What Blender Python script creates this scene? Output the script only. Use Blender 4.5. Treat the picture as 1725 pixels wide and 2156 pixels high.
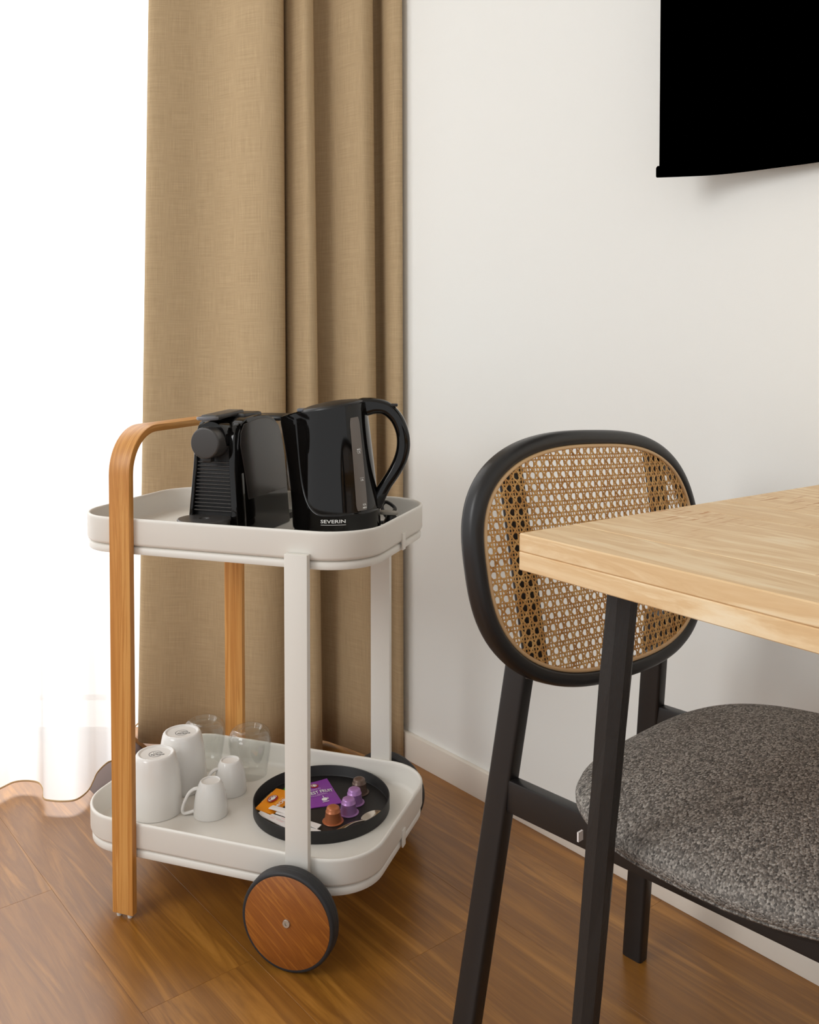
import bpy, bmesh, math, random
from math import sin, cos, pi, radians, atan2, sqrt, exp
from mathutils import Vector, Matrix
random.seed(7)
for o in list(bpy.data.objects): bpy.data.objects.remove(o)
SC = bpy.context.scene
COL = SC.collection
# ---------------------------------------------------------------- camera
H = 0.93; F = 1912.98; PT = 0.0285; YPP = 738.82 + F*math.tan(PT)
cd = bpy.data.cameras.new('camera'); cam = bpy.data.objects.new('camera', cd); COL.objects.link(cam)
cam.location = (0, 0, H); cam.rotation_euler = (pi/2 - PT, 0, 0)
cd.sensor_fit = 'HORIZONTAL'; cd.sensor_width = 36; cd.lens = F/1725*36
cd.shift_y = (YPP - 1078)/1725; cd.clip_start = .01
SC.camera = cam
# ---------------------------------------------------------------- world, lights, exposure
w = bpy.data.worlds.new('world'); SC.world = w; w.use_nodes = True
w.node_tree.nodes['Background'].inputs[0].default_value = (.985, .995, 1, 1)
w.node_tree.nodes['Background'].inputs[1].default_value = .78
def area(name, loc, target, sx, sy, power, col=(1, 1, 1)):
    l = bpy.data.lights.new(name, 'AREA'); l.shape = 'RECTANGLE'; l.size = sx; l.size_y = sy
    l.energy = power; l.color = col
    o = bpy.data.objects.new(name, l); COL.objects.link(o); o.location = loc
    o.rotation_euler = (Vector(target)-Vector(loc)).to_track_quat('-Z', 'Y').to_euler()
    return o
area('window_daylight', (-1.7, 5.0, 3.7), (-1.3, 2.0, .5), 4.0, 1.8, 420, (.97, .985, 1))
area('room_fill', (-2.6, -.4, 2.3), (.2, 1.5, .9), 1.4, 1.6, 42, (.99, 1, 1))  # added fill lamp high at left behind the camera, no window modelled there
SC.view_settings.view_transform = 'Standard'; SC.view_settings.look = 'None'
SC.view_settings.gamma = 1; SC.view_settings.use_curve_mapping = False
SC.view_settings.exposure = 0.14
SC.cycles.max_bounces = 8; SC.cycles.transparent_max_bounces = 16

# ================================================================ helpers
def s2l(c): c /= 255; return c/12.92 if c <= .04045 else ((c+.055)/1.055)**2.4
def rgb(r, g, b): return (s2l(r), s2l(g), s2l(b), 1)
def proj_ray(x, y):
    X = (x-862.5)/F; U = -(y-YPP)/F
    return Vector((X, cos(PT)+U*sin(PT), -sin(PT)+U*cos(PT)))
def at_z(x, y, z): d = proj_ray(x, y); return Vector((0, 0, H)) + d*((z-H)/d.z)
def at_y(x, y, Y): d = proj_ray(x, y); return Vector((0, 0, H)) + d*(Y/d.y)
def pbr(name, col, rough=.5, metal=0, spec=.5, **kw):
    m = bpy.data.materials.new(name); m.use_nodes = True
    b = m.node_tree.nodes['Principled BSDF']
    b.inputs['Base Color'].default_value = col; b.inputs['Roughness'].default_value = rough
    b.inputs['Metallic'].default_value = metal; b.inputs['Specular IOR Level'].default_value = spec
    for k, v in kw.items(): b.inputs[k.replace('_', ' ')].default_value = v
    return m
def N(m, t, **kw):
    n = m.node_tree.nodes.new(t)
    for k, v in kw.items():
        if k in n.inputs: n.inputs[k].default_value = v
        else: setattr(n, k, v)
    return n
def LK(m, a, b): m.node_tree.links.new(a, b)
def ramp(m, stops, fac):
    r = N(m, 'ShaderNodeValToRGB'); e = r.color_ramp.elements
    e[0].position, e[0].color = stops[0]; e[1].position, e[1].color = stops[-1]
    for p, c in stops[1:-1]: q = e.new(p); q.color = c
    LK(m, fac, r.inputs[0]); return r.outputs[0]
def coords(m, scale, src='Object', rnd=True):
    tc = N(m, 'ShaderNodeTexCoord'); mp = N(m, 'ShaderNodeMapping'); mp.inputs['Scale'].default_value = scale
    out = tc.outputs[src]
    if rnd:
        oi = N(m, 'ShaderNodeObjectInfo'); mu = N(m, 'ShaderNodeMath', operation='MULTIPLY'); mu.inputs[1].default_value = 37
        LK(m, oi.outputs['Random'], mu.inputs[0])
        va = N(m, 'ShaderNodeVectorMath', operation='ADD'); LK(m, out, va.inputs[0]); LK(m, mu.outputs[0], va.inputs[1]); out = va.outputs[0]
    LK(m, out, mp.inputs[0]); return mp.outputs[0]
def bump(m, h, strength=.2, dist=.001):
    b = N(m, 'ShaderNodeBump'); b.inputs['Strength'].default_value = strength; b.inputs['Distance'].default_value = dist
    LK(m, h, b.inputs['Height']); LK(m, b.outputs[0], m.node_tree.nodes['Principled BSDF'].inputs['Normal'])
def wood(name, stops, scale, rough=.45, fine=8., src='Object', detail=6, rnd=True, vary=.0, dist=1.2, bmp=.15, rings=0.):
    """stops: colour ramp; scale: (x,y,z) with the grain axis smallest"""
    m = pbr(name, stops[0][1], rough); b = m.node_tree.nodes['Principled BSDF']
    v = coords(m, scale, src, rnd)
    n1 = N(m, 'ShaderNodeTexNoise', Scale=1., Detail=detail, Roughness=.62, Distortion=dist); LK(m, v, n1.inputs['Vector'])
    v2 = coords(m, tuple(s*fine for s in scale), src, rnd)
    n2 = N(m, 'ShaderNodeTexNoise', Scale=1., Detail=3., Roughness=.6, Distortion=.2); LK(m, v2, n2.inputs['Vector'])
    mx = N(m, 'ShaderNodeMix'); mx.inputs['Factor'].default_value = .28
    LK(m, n1.outputs['Fac'], mx.inputs[2]); LK(m, n2.outputs['Fac'], mx.inputs[3])
    fac = mx.outputs[0]
    if rings:
        mu = N(m, 'ShaderNodeMath', operation='MULTIPLY'); mu.inputs[1].default_value = rings; LK(m, n1.outputs['Fac'], mu.inputs[0])
        pp = N(m, 'ShaderNodeMath', operation='PINGPONG'); pp.inputs[1].default_value = 1; LK(m, mu.outputs[0], pp.inputs[0])
        m2 = N(m, 'ShaderNodeMix'); m2.inputs['Factor'].default_value = .3
        LK(m, fac, m2.inputs[2]); LK(m, pp.outputs[0], m2.inputs[3]); fac = m2.outputs[0]
    c = ramp(m, stops, fac)
    if vary:
        oi = N(m, 'ShaderNodeObjectInfo'); hs = N(m, 'ShaderNodeHueSaturation')
        mr = N(m, 'ShaderNodeMapRange'); mr.inputs[3].default_value = 1-vary; mr.inputs[4].default_value = 1+vary
        LK(m, oi.outputs['Random'], mr.inputs[0]); LK(m, mr.outputs[0], hs.inputs['Value']); LK(m, c, hs.inputs['Color']); c = hs.outputs[0]
    LK(m, c, b.inputs['Base Color'])
    if bmp: bump(m, mx.outputs[0], bmp, .0006)
    return m
def mesh(name, vs, fs, mat=None, parent=None, smooth=False, uv=None, bevel=0, seg=2, ang=40, loc=None, rot=None, flip=False):
    me = bpy.data.meshes.new(name); me.from_pydata([tuple(v) for v in vs], [], fs); me.update()
    bm = bmesh.new(); bm.from_mesh(me)
    if uv:
        l = bm.loops.layers.uv.new('UVMap')
        for f in bm.faces:
            for lp in f.loops: lp[l].uv = uv[lp.vert.index]
    bmesh.ops.recalc_face_normals(bm, faces=bm.faces)
    if bevel:
        es = [e for e in bm.edges if len(e.link_faces) == 2 and e.calc_face_angle(0) > radians(ang)]
        bmesh.ops.bevel(bm, geom=es, offset=bevel, segments=seg, affect='EDGES', profile=.6, clamp_overlap=True)
    bm.to_mesh(me); bm.free()
    o = bpy.data.objects.new(name, me); COL.objects.link(o)
    if mat: me.materials.append(mat)
    if smooth or bevel:
        for p in me.polygons: p.use_smooth = True
        me.set_sharp_from_angle(angle=radians(35 if not smooth else 50))
    if parent: o.parent = parent
    if loc is not None: o.location = loc
    if rot is not None: o.rotation_euler = rot
    return o
def boxg(x0, x1, y0, y1, z0, z1):
    v = [(x, y, z) for z in (z0, z1) for x, y in ((x0, y0), (x1, y0), (x1, y1), (x0, y1))]
    return v, [(0, 3, 2, 1), (4, 5, 6, 7), (0, 1, 5, 4), (1, 2, 6, 5), (2, 3, 7, 6), (3, 0, 4, 7)]
def box(name, d, mat, parent=None, bevel=.001, **k):
    v, f = boxg(*d); return mesh(name, v, f, mat, parent, bevel=bevel, **k)
def rings(rs, close=True, cap0=True, cap1=True):
    """rs: list of equal-length closed loops of points"""
    n = len(rs[0]); v = [p for r in rs for p in r]; f = []
    for i in range(len(rs)-1):
        for j in range(n):
            k = (j+1) % n
            f.append((i*n+j, i*n+k, (i+1)*n+k, (i+1)*n+j))
    if cap0: f.append(tuple(reversed(range(n))))
    if cap1: f.append(tuple((len(rs)-1)*n+j for j in range(n)))
    return v, f
def lathe(name, prof, mat, parent=None, n=48, loc=None, rot=None, cap0=True, cap1=True, smooth=True, c=(0, 0)):
    rs = [[(c[0]+r*cos(2*pi*j/n), c[1]+r*sin(2*pi*j/n), z) for j in range(n)] for r, z in prof]
    v, f = rings(rs, cap0=cap0, cap1=cap1)
    return mesh(name, v, f, mat, parent, smooth=smooth, loc=loc, rot=rot)
def sweep(path, sect, up=Vector((0, 0, 1)), closed=False):
    """path points; sect(i,t)->list of (a,b) offsets along side, normal"""
    n = len(path); rs = []
    P = [Vector(p) for p in path]
    for i, p in enumerate(P):
        a = P[(i-1) % n] if closed or i > 0 else P[i]; b = P[(i+1) % n] if closed or i < n-1 else P[i]
        t = (b-a).normalized(); s = t.cross(up)
        if s.length < 1e-5: s = Vector((1, 0, 0))
        s.normalize(); nn = s.cross(t).normalized()
        rs.append([p + s*q[0] + nn*q[1] for q in sect(i, i/(n-1))])
    m = len(rs[0]); v = [p for r in rs for p in r]; f = []
    for i in range(n if closed else n-1):
        i2 = (i+1) % n
        for j in range(m): f.append((i*m+j, i*m+(j+1) % m, i2*m+(j+1) % m, i2*m+j))
    if not closed: f += [tuple(reversed(range(m))), tuple((n-1)*m+j for j in range(m))]
    return v, f
def circ(r, n=10, ry=None): return [(r*cos(2*pi*k/n), (ry or r)*sin(2*pi*k/n)) for k in range(n)]
def rrect(a, b, r, n=5):
    pts = []
    for cx, cy, s in ((a-r, b-r, 0), (-a+r, b-r, 1), (-a+r, -b+r, 2), (a-r, -b+r, 3)):
        for k in range(n+1):
            t = pi/2*(s+k/n); pts.append((cx+r*cos(t), cy+r*sin(t)))
    return pts
def spline(pts, n=8):
    P = [Vector(p) for p in pts]; out = []
    for i in range(len(P)-1):
        p0, p1, p2, p3 = P[max(i-1, 0)], P[i], P[i+1], P[min(i+2, len(P)-1)]
        for k in range(n):
            t = k/n
            out.append(.5*((2*p1)+(p2-p0)*t+(2*p0-5*p1+4*p2-p3)*t*t+(-p0+3*p1-3*p2+p3)*t**3))
    out.append(P[-1]); return out
def tube(name, pts, r, mat, parent=None, n=10, sp=8, **k):
    p = spline(pts, sp) if sp else pts
    v, f = sweep(p, lambda i, t: circ(r, n)); return mesh(name, v, f, mat, parent, smooth=True, **k)
def empty(name, loc, rz=0, label=None, cat=None, group=None, kind=None):
    o = bpy.data.objects.new(name, None); COL.objects.link(o); o.location = loc; o.rotation_euler = (0, 0, rz)
    o.empty_display_size = .05; tag(o, label, cat, group, kind); return o
def tag(o, label=None, cat=None, group=None, kind=None):
    for k, v in (('label', label), ('category', cat), ('group', group), ('kind', kind)):
        if v: o[k] = v
    return o
def textgeo(s, size=1., bold=0., res=3):
    c = bpy.data.curves.new('t', 'FONT'); c.body = s; c.size = size; c.align_x = 'CENTER'; c.align_y = 'CENTER'
    c.resolution_u = res; c.offset = bold
    o = bpy.data.objects.new('t', c); COL.objects.link(o)
    dg = bpy.context.evaluated_depsgraph_get(); me = o.evaluated_get(dg).to_mesh()
    v = [tuple(p.co) for p in me.vertices]; f = [tuple(p.vertices) for p in me.polygons]
    o.evaluated_get(dg).to_mesh_clear(); bpy.data.objects.remove(o); bpy.data.curves.remove(c)
    return v, f
def mapgeo(gs, fn, name, mat, parent):
    V = []; Fc = []
    for v, f in gs:
        b = len(V); V += [fn(*p[:2]) for p in v]; Fc += [tuple(i+b for i in q) for q in f]
    me = bpy.data.meshes.new(name); me.from_pydata([tuple(p) for p in V], [], Fc); me.materials.append(mat)
    o = bpy.data.objects.new(name, me); COL.objects.link(o); o.parent = parent; return o
def quadline(x0, y0, x1, y1, t):
    d = Vector((x1-x0, y1-y0)); n = Vector((-d.y, d.x)).normalized()*t/2
    return [(x0+n.x, y0+n.y), (x0-n.x, y0-n.y), (x1-n.x, y1-n.y), (x1+n.x, y1+n.y)], [(0, 1, 2, 3)]
def arcgeo(r0, r1, a0, a1, n=24, cx=0, cy=0, sy=1):
    v = []; f = []
    for k in range(n+1):
        a = a0+(a1-a0)*k/n; v += [(cx+r0*cos(a), cy+sy*r0*sin(a)), (cx+r1*cos(a), cy+sy*r1*sin(a))]
        if k: f.append((2*k-2, 2*k-1, 2*k+1, 2*k))
    return v, f

# ================================================================ materials
M_wall = pbr('wall paint', rgb(242, 242, 238), .6, spec=.3)
nz = N(M_wall, 'ShaderNodeTexNoise', Scale=420., Detail=3.); LK(M_wall, coords(M_wall, (1, 1, 1), rnd=False), nz.inputs['Vector']); bump(M_wall, nz.outputs['Fac'], .12, .0006)
M_base = pbr('skirting white', rgb(236, 228, 216), .42)
M_floor = wood('oak floor', [(.0, rgb(88, 50, 12)), (.34, rgb(132, 84, 26)), (.5, rgb(160, 107, 38)), (.62, rgb(174, 119, 48)), (1., rgb(194, 142, 70))],
               (1.0, 17, 17), .34, fine=7, vary=.035, dist=2.0, bmp=.08, rings=4)
M_floor.node_tree.nodes['Principled BSDF'].inputs['Coat Weight'].default_value = .35; M_floor.node_tree.nodes['Principled BSDF'].inputs['Coat Roughness'].default_value = .3
M_floorgap = pbr('floor gap', rgb(70, 40, 20), .7)
M_legwood = wood('honey oak', [(.0, rgb(160, 98, 40)), (.4, rgb(200, 136, 66)), (.6, rgb(216, 156, 84)), (1., rgb(230, 178, 110))],
                 (1.6, 60, 42), .42, fine=4, src='UV', dist=1.1, bmp=.08, rings=9)
M_wheelwood = wood('wheel oak', [(.0, rgb(96, 48, 12)), (.36, rgb(142, 80, 26)), (.52, rgb(164, 98, 34)), (.7, rgb(178, 112, 44)), (1., rgb(196, 130, 58))],
                   (8, 70, 110), .42, fine=3, dist=1.4, bmp=.05, rings=4)
M_table = wood('mango wood', [(.0, rgb(186, 138, 88)), (.36, rgb(228, 192, 144)), (.5, rgb(240, 211, 168)), (.66, rgb(246, 224, 188)), (1., rgb(250, 236, 210))],
               (3.5, 22, 30), .5, fine=5, vary=.035, dist=1.6, bmp=.12, rings=4)
import copy
M_board = M_table.copy()
def marks(m):
    b = m.node_tree.nodes['Principled BSDF']; src = b.inputs['Base Color'].links[0].from_socket
    v = coords(m, (270, 24, 30)); n = N(m, 'ShaderNodeTexNoise', Scale=1., Detail=2., Roughness=.5); LK(m, v, n.inputs['Vector'])
    v2 = coords(m, (4, 5, 4)); n2 = N(m, 'ShaderNodeTexNoise', Scale=1., Detail=1.); LK(m, v2, n2.inputs['Vector'])
    a = N(m, 'ShaderNodeMapRange'); a.inputs[1].default_value = .585; a.inputs[2].default_value = .64; LK(m, n.outputs['Fac'], a.inputs[0])
    c = N(m, 'ShaderNodeMapRange'); c.inputs[1].default_value = .5; c.inputs[2].default_value = .62; LK(m, n2.outputs['Fac'], c.inputs[0])
    mu = N(m, 'ShaderNodeMath', operation='MULTIPLY'); LK(m, a.outputs[0], mu.inputs[0]); LK(m, c.outputs[0], mu.inputs[1])
    mx = N(m, 'ShaderNodeMix', data_type='RGBA'); LK(m, mu.outputs[0], mx.inputs[0]); LK(m, src, mx.inputs[6]); mx.inputs[7].default_value = rgb(192, 128, 62)
    LK(m, mx.outputs[2], b.inputs['Base Color'])
marks(M_table)
M_white = pbr('white lacquer', rgb(232, 228, 220), .42)
M_rubber = pbr('black rubber', rgb(38, 38, 40), .55)
M_steel = pbr('steel', rgb(200, 195, 185), .3, 1)
M_blackgloss = pbr('black gloss plastic', rgb(13, 11, 10), .07, spec=.42)
M_blacksatin = pbr('black satin plastic', rgb(28, 26, 25), .38)
M_side = pbr('charcoal gloss shell', rgb(46, 41, 38), .22, spec=.6)
M_head = pbr('dark grey satin', rgb(60, 57, 55), .35)
M_rim = pbr('grey lever rim', rgb(110, 112, 118), .3)
M_blackmetal = pbr('black powder coat', rgb(30, 28, 28), .38, spec=.5)
M_legblack = pbr('black stained wood', rgb(34, 31, 29), .46)
nn = N(M_legblack, 'ShaderNodeTexNoise', Scale=1., Detail=6., Roughness=.7); LK(M_legblack, coords(M_legblack, (90, 90, 22)), nn.inputs['Vector']); bump(M_legblack, nn.outputs['Fac'], .7, .0015)
M_traymatt = pbr('matt black tray', rgb(22, 20, 20), .5)
M_porc = pbr('white porcelain', rgb(236, 234, 230), .12, spec=.5)
M_print = pbr('print grey', rgb(60, 62, 66), .6)
M_wprint = pbr('print white', rgb(235, 235, 232), .6)
M_tv = pbr('screen black', (0, 0, 0, 1), .9, spec=0)
M_cane = pbr('rattan cane', rgb(196, 146, 84), .48)
cn = N(M_cane, 'ShaderNodeTexNoise', Scale=1., Detail=3.); LK(M_cane, coords(M_cane, (60, 60, 60)), cn.inputs['Vector'])
LK(M_cane, ramp(M_cane, [(.3, rgb(190, 136, 70)), (.7, rgb(226, 182, 116))], cn.outputs['Fac']), M_cane.node_tree.nodes['Principled BSDF'].inputs['Base Color'])
M_spline = pbr('rattan edging', rgb(222, 184, 136), .5)
def tm(name, col, tr, dif, tl, tint=(1, 1, 1, 1)):
    m = bpy.data.materials.new(name); m.use_nodes = True; nt = m.node_tree; nt.nodes.clear()
    out = N(m, 'ShaderNodeOutputMaterial'); a = N(m, 'ShaderNodeBsdfTransparent'); a.inputs[0].default_value = tint
    d = N(m, 'ShaderNodeBsdfDiffuse'); d.inputs[0].default_value = col; t = N(m, 'ShaderNodeBsdfTranslucent'); t.inputs[0].default_value = col
    m1 = N(m, 'ShaderNodeMixShader'); m1.inputs[0].default_value = tl/(dif+tl); LK(m, d.outputs[0], m1.inputs[1]); LK(m, t.outputs[0], m1.inputs[2])
    m2 = N(m, 'ShaderNodeMixShader'); m2.inputs[0].default_value = 1-tr; LK(m, a.outputs[0], m2.inputs[1]); LK(m, m1.outputs[0], m2.inputs[2])
    LK(m, m2.outputs[0], out.inputs[0]); return m
M_sheer = tm('sheer voile', rgb(253, 253, 253), .11, .28, .72)
M_hem = tm('sheer hem', rgb(206, 176, 136), .0, .8, .2)
def glassmat(name, tint=(1, 1, 1, 1), base=.06, edge=.5):
    m = bpy.data.materials.new(name); m.use_nodes = True; m.node_tree.nodes.clear()
    out = N(m, 'ShaderNodeOutputMaterial'); a = N(m, 'ShaderNodeBsdfTransparent'); a.inputs[0].default_value = tint
    g = N(m, 'ShaderNodeBsdfGlossy'); g.inputs['Roughness'].default_value = .03
    lw = N(m, 'ShaderNodeLayerWeight'); lw.inputs[0].default_value = .28
    mr = N(m, 'ShaderNodeMapRange'); mr.inputs[3].default_value = base; mr.inputs[4].default_value = edge; LK(m, lw.outputs['Facing'], mr.inputs[0])
    mx = N(m, 'ShaderNodeMixShader'); LK(m, mr.outputs[0], mx.inputs[0]); LK(m, a.outputs[0], mx.inputs[1]); LK(m, g.outputs[0], mx.inputs[2])
    LK(m, mx.outputs[0], out.inputs[0]); return m
M_glass = glassmat('tumbler glass', (.985, .99, .985, 1), .02, .5)
M_pane = glassmat('window glass', (1, 1, 1, 1), .02, .1)
M_tank = glassmat('water tank plastic', (.80, .78, .75, 1), .12, .45)
# curtain fabric: beige linen-look weave
M_curt = pbr('beige linen', rgb(206, 178, 140), .85, spec=.15)
def weave(m, c0, c1, sx, sz):
    b = m.node_tree.nodes['Principled BSDF']
    a = N(m, 'ShaderNodeTexNoise', Scale=1., Detail=4., Roughness=.7); LK(m, coords(m, (sx, 14, 1), 'UV', False), a.inputs['Vector'])
    c = N(m, 'ShaderNodeTexNoise', Scale=1., Detail=4., Roughness=.7); LK(m, coords(m, (14, sz, 1), 'UV', False), c.inputs['Vector'])
    mx = N(m, 'ShaderNodeMix'); mx.inputs[0].default_value = .5; LK(m, a.outputs['Fac'], mx.inputs[2]); LK(m, c.outputs['Fac'], mx.inputs[3])
    LK(m, ramp(m, [(.3, c0), (.7, c1)], mx.outputs[0]), b.inputs['Base Color']); bump(m, mx.outputs[0], .25, .0006)
weave(M_curt, rgb(160, 136, 103), rgb(199, 174, 138), 700, 700)
# seat tweed
M_seat = pbr('grey tweed', rgb(120, 118, 116), .9, spec=.15)
def tweed(m):
    b = m.node_tree.nodes['Principled BSDF']
    v = coords(m, (1, 1, 1), 'Object', False)
    vo = N(m, 'ShaderNodeTexVoronoi', Scale=560.); LK(m, coords(m, (1, .55, 1), 'Object', False), vo.inputs['Vector'])
    n = N(m, 'ShaderNodeTexNoise', Scale=420., Detail=4., Roughness=.8); LK(m, v, n.inputs['Vector'])
    mx = N(m, 'ShaderNodeMix'); mx.inputs[0].default_value = .5; LK(m, vo.outputs['Color'], mx.inputs[2]); LK(m, n.outputs['Fac'], mx.inputs[3])
    LK(m, ramp(m, [(.28, rgb(88, 85, 82)), (.5, rgb(134, 129, 123)), (.72, rgb(188, 182, 174))], mx.outputs[0]), b.inputs['Base Color'])
    bump(m, vo.outputs['Distance'], .8, -.002)
tweed(M_seat)

# ================================================================ setting
NW = Vector((.7727, .6347, 0)); TW = Vector((.6347, -.7727, 0)); DW = 1.3024    # right wall: normal, along, distance
def wp(d, t, z=0): p = NW*(DW-d) + TW*t; return Vector((p.x, p.y, z))   # d = metres off the wall
ang_t = atan2(TW.y, TW.x)
# floor slab with separate planks (plank local x along the wall)
fl = mesh('floor', *boxg(-3.2, 3.2, -1.6, 3.4, -.05, -.012), M_floorgap); tag(fl, kind='structure')
PW = .18; PL = 1.22
base = None
for k in range(-1, 17):
    d1 = .80+.18-PW*k*1.0; d0 = d1-PW
    d0 = .80+PW*(k-4); d1 = d0+PW
    if d0 < -.2: continue
    off = -1.585 if k == 4 else -1.585+((k*.437) % 1)*PL - (k == 5)*.35
    for j in range(-1, 4):
        t0 = off+j*PL; t1 = t0+PL
        if t1 < -2.2 or t0 > 1.6: continue
        c = NW*(DW-(d0+d1)/2)+TW*((t0+t1)/2)
        if c.y > 3.0 or c.x < -2.9 or c.y < -1.2: continue
        if base is None:
            base = box('plank', (-PL/2+.0001, PL/2-.0001, -PW/2+.0001, PW/2-.0001, -.012, 0), M_floor, fl, bevel=.0003, seg=1); o = base
        else:
            o = base.copy(); COL.objects.link(o); o.parent = fl
        o.location = c; o.rotation_euler = (0, 0, ang_t)
# right wall
def slab(name, p0, p1, z0, z1, th, mat, bevel=0):
    d = (p1-p0); L = d.length; o = mesh(name, *boxg(0, L, 0, th, z0, z1), mat, bevel=bevel)
    o.location = (p0.x, p0.y, 0); o.rotation_euler = (0, 0, atan2(d.y, d.x)); return tag(o, kind='structure')
cornerT = -(2.35-.6347*0)/.7727  # helper
tc = (NW.y*DW - 2.35)/.7727   # t where y = 2.35
slab('wall_right', wp(0, tc), wp(0, 2.6), 0, 2.7, .12, M_wall)
slab('baseboard_right', wp(.012, tc), wp(.012, 2.6), 0, .062, .012, M_base, bevel=.002)
xc = wp(0, tc).x
ce = mesh('ceiling', *boxg(-3.2, 3.2, -1.6, 2.6, 2.7, 2.8), M_wall); tag(ce, kind='structure')
# back (window) wall: pieces around a tall opening
slab('wall_back', Vector((-.36, 2.35, 0)), Vector((xc, 2.35, 0)), 0, 2.7, .2, M_wall)
lin = slab('trim_1', Vector((-3.2, 2.35, 0)), Vector((-.36, 2.35, 0)), 2.45, 2.7, .2, M_wall)
# window with frame and pane
wn = box('window_1', (-3.2, -.36, 2.40, 2.47, 0, .014), M_white, None, .004); tag(wn, kind='structure')
box('window_frame', (-.42, -.36, 2.40, 2.47, .014, 2.45), M_white, wn, .004)
box('window_frame', (-1.98, -1.90, 2.40, 2.47, .014, 2.45), M_white, wn, .004)
box('window_frame', (-3.2, -.36, 2.40, 2.47, 2.39, 2.45), M_white, wn, .004)
box('pane', (-1.9, -.42, 2.43, 2.436, .014, 2.39), M_pane, wn, 0)
box('pane', (-3.2, -1.98, 2.43, 2.436, .014, 2.39), M_pane, wn, 0)
tr = box('trim_2', (-3.2, -.2, 2.22, 4.4, -.04, .001), pbr('threshold', rgb(225, 222, 215), .5), None, 0); tag(tr, kind='structure')

# ---------------------------------------------------------------- curtains
def drape(name, ptsb, ptst, z0, z1, mat, nz=26, wob=.004):
    """ptsb/ptst: plan curves (x,y) at the bottom and the top"""
    b = spline([Vector((p[0], p[1], 0)) for p in ptsb], 9); t = spline([Vector((p[0], p[1], 0)) for p in ptst], 9)
    vs = []; uv = []; fs = []; n = len(b); L = [0]
    for i in range(1, n): L.append(L[-1]+(b[i]-b[i-1]).length)
    for k in range(nz+1):
        h = k/nz; z = z0+(z1-z0)*h; g = h
        for i in range(n):
            p = b[i].lerp(t[i], g)
            wv = wob*sin(3.1*h+i*.23)*(1-h*.3)
            vs.append((p.x, p.y+wv, z)); uv.append((L[i], z))
    for k in range(nz):
        for i in range(n-1): fs.append((k*n+i, k*n+i+1, (k+1)*n+i+1, (k+1)*n+i))
    return mesh(name, vs, fs, mat, None, smooth=True, uv=uv), b
def P2(px, Y): return ((px-862.5)/F*Y, Y)
cb = [(284, 2.14), (290, 2.118), (330, 2.115), (400, 2.11), (470, 2.08), (530, 2.055), (572, 2.05), (596, 2.065), (603, 2.10), (595, 2.12), (600, 2.125), (614, 2.10),
      (640, 2.075), (661, 2.06), (677, 2.075), (667, 2.10), (672, 2.128), (690, 2.128), (722, 2.10), (755, 2.065), (782, 2.05), (798, 2.066), (787, 2.095), (793, 2.115), (806, 2.105), (822, 2.07), (838, 2.045), (849, 2.045), (846, 2.07), (835, 2.095)]
ct = [(316, 2.14), (322, 2.118), (360, 2.115), (420, 2.12), (470, 2.12), (515, 2.075), (560, 2.045), (590, 2.055), (600, 2.09), (592, 2.115), (597, 2.12), (608, 2.10),
      (625, 2.08), (643, 2.06), (661, 2.075), (650, 2.10), (655, 2.128), (672, 2.128), (700, 2.105), (735, 2.075), (764, 2.05), (785, 2.066), (773, 2.095), (780, 2.115), (797, 2.105), (812, 2.07), (832, 2.05), (846, 2.045), (843, 2.07), (832, 2.095)]
ct = [((b_[0]-.3*a_[0])/.7, b_[1]) for a_, b_ in zip(cb, ct)]; ct = [(x_+(4 if i_ < 4 else 0), y_) for i_, (x_, y_) in enumerate(ct)]
cur, _ = drape('curtain', [P2(*q) for q in cb], [P2(*q) for q in ct], .005, 2.5, M_curt, wob=.003)
so = cur.modifiers.new('thick', 'SOLIDIFY'); so.thickness = .0012; so.offset = 0
tag(cur, 'beige linen-look blackout curtain hanging in deep folds beside the wall', 'curtain')
def Pz(px, py, z=.02): p = at_z(px, py, z); return (p.x, p.y)
sb = [(-1.75, 1.98), (-1.6, 1.93), (-1.45, 1.99), (-1.25, 1.92), (-1.08, 1.98), Pz(-60, 1688), Pz(0, 1662), Pz(30, 1649), Pz(62, 1645), Pz(82, 1650), Pz(91, 1668), Pz(92, 1681),
      Pz(106, 1687), Pz(130, 1690), Pz(160, 1685), Pz(184, 1668), Pz(195, 1648), Pz(205, 1628), Pz(225, 1608), Pz(245, 1598), P2(262, 2.10), P2(274, 2.16), P2(300, 2.20), P2(400, 2.205), P2(480, 2.2)]
stp = [(a, b+(.0 if b > 2 else .02)) for a, b in sb]
stp = [(a*1.0+(-.01 if i in (10, 11) else 0), b) for i, (a, b) in enumerate(stp)]
she, sbc = drape('sheer_curtain', sb, stp, .022, 2.5, M_sheer, wob=.002)
tag(she, 'white translucent sheer curtain hanging over the bright window', 'curtain')
v, f = sweep([(p.x, p.y+.002*sin(i*.23), .022) for i, p in enumerate(sbc)], lambda i, t: circ(.0020, 6))
mesh('hem', v, f, M_hem, she, smooth=True)['label'] = 'thin beige stitched hem'
# rails holding the two curtains
rl = box('curtain_rail', (-1.9, -.03, 2.00, 2.06, 2.5, 2.53), M_white, None, .003)
rl2 = box('rail_track', (-1.9, -.25, 2.12, 2.18, 2.5, 2.53), M_white, rl, .003)
tag(rl, 'white ceiling track above the curtains', 'curtain rail')
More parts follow.
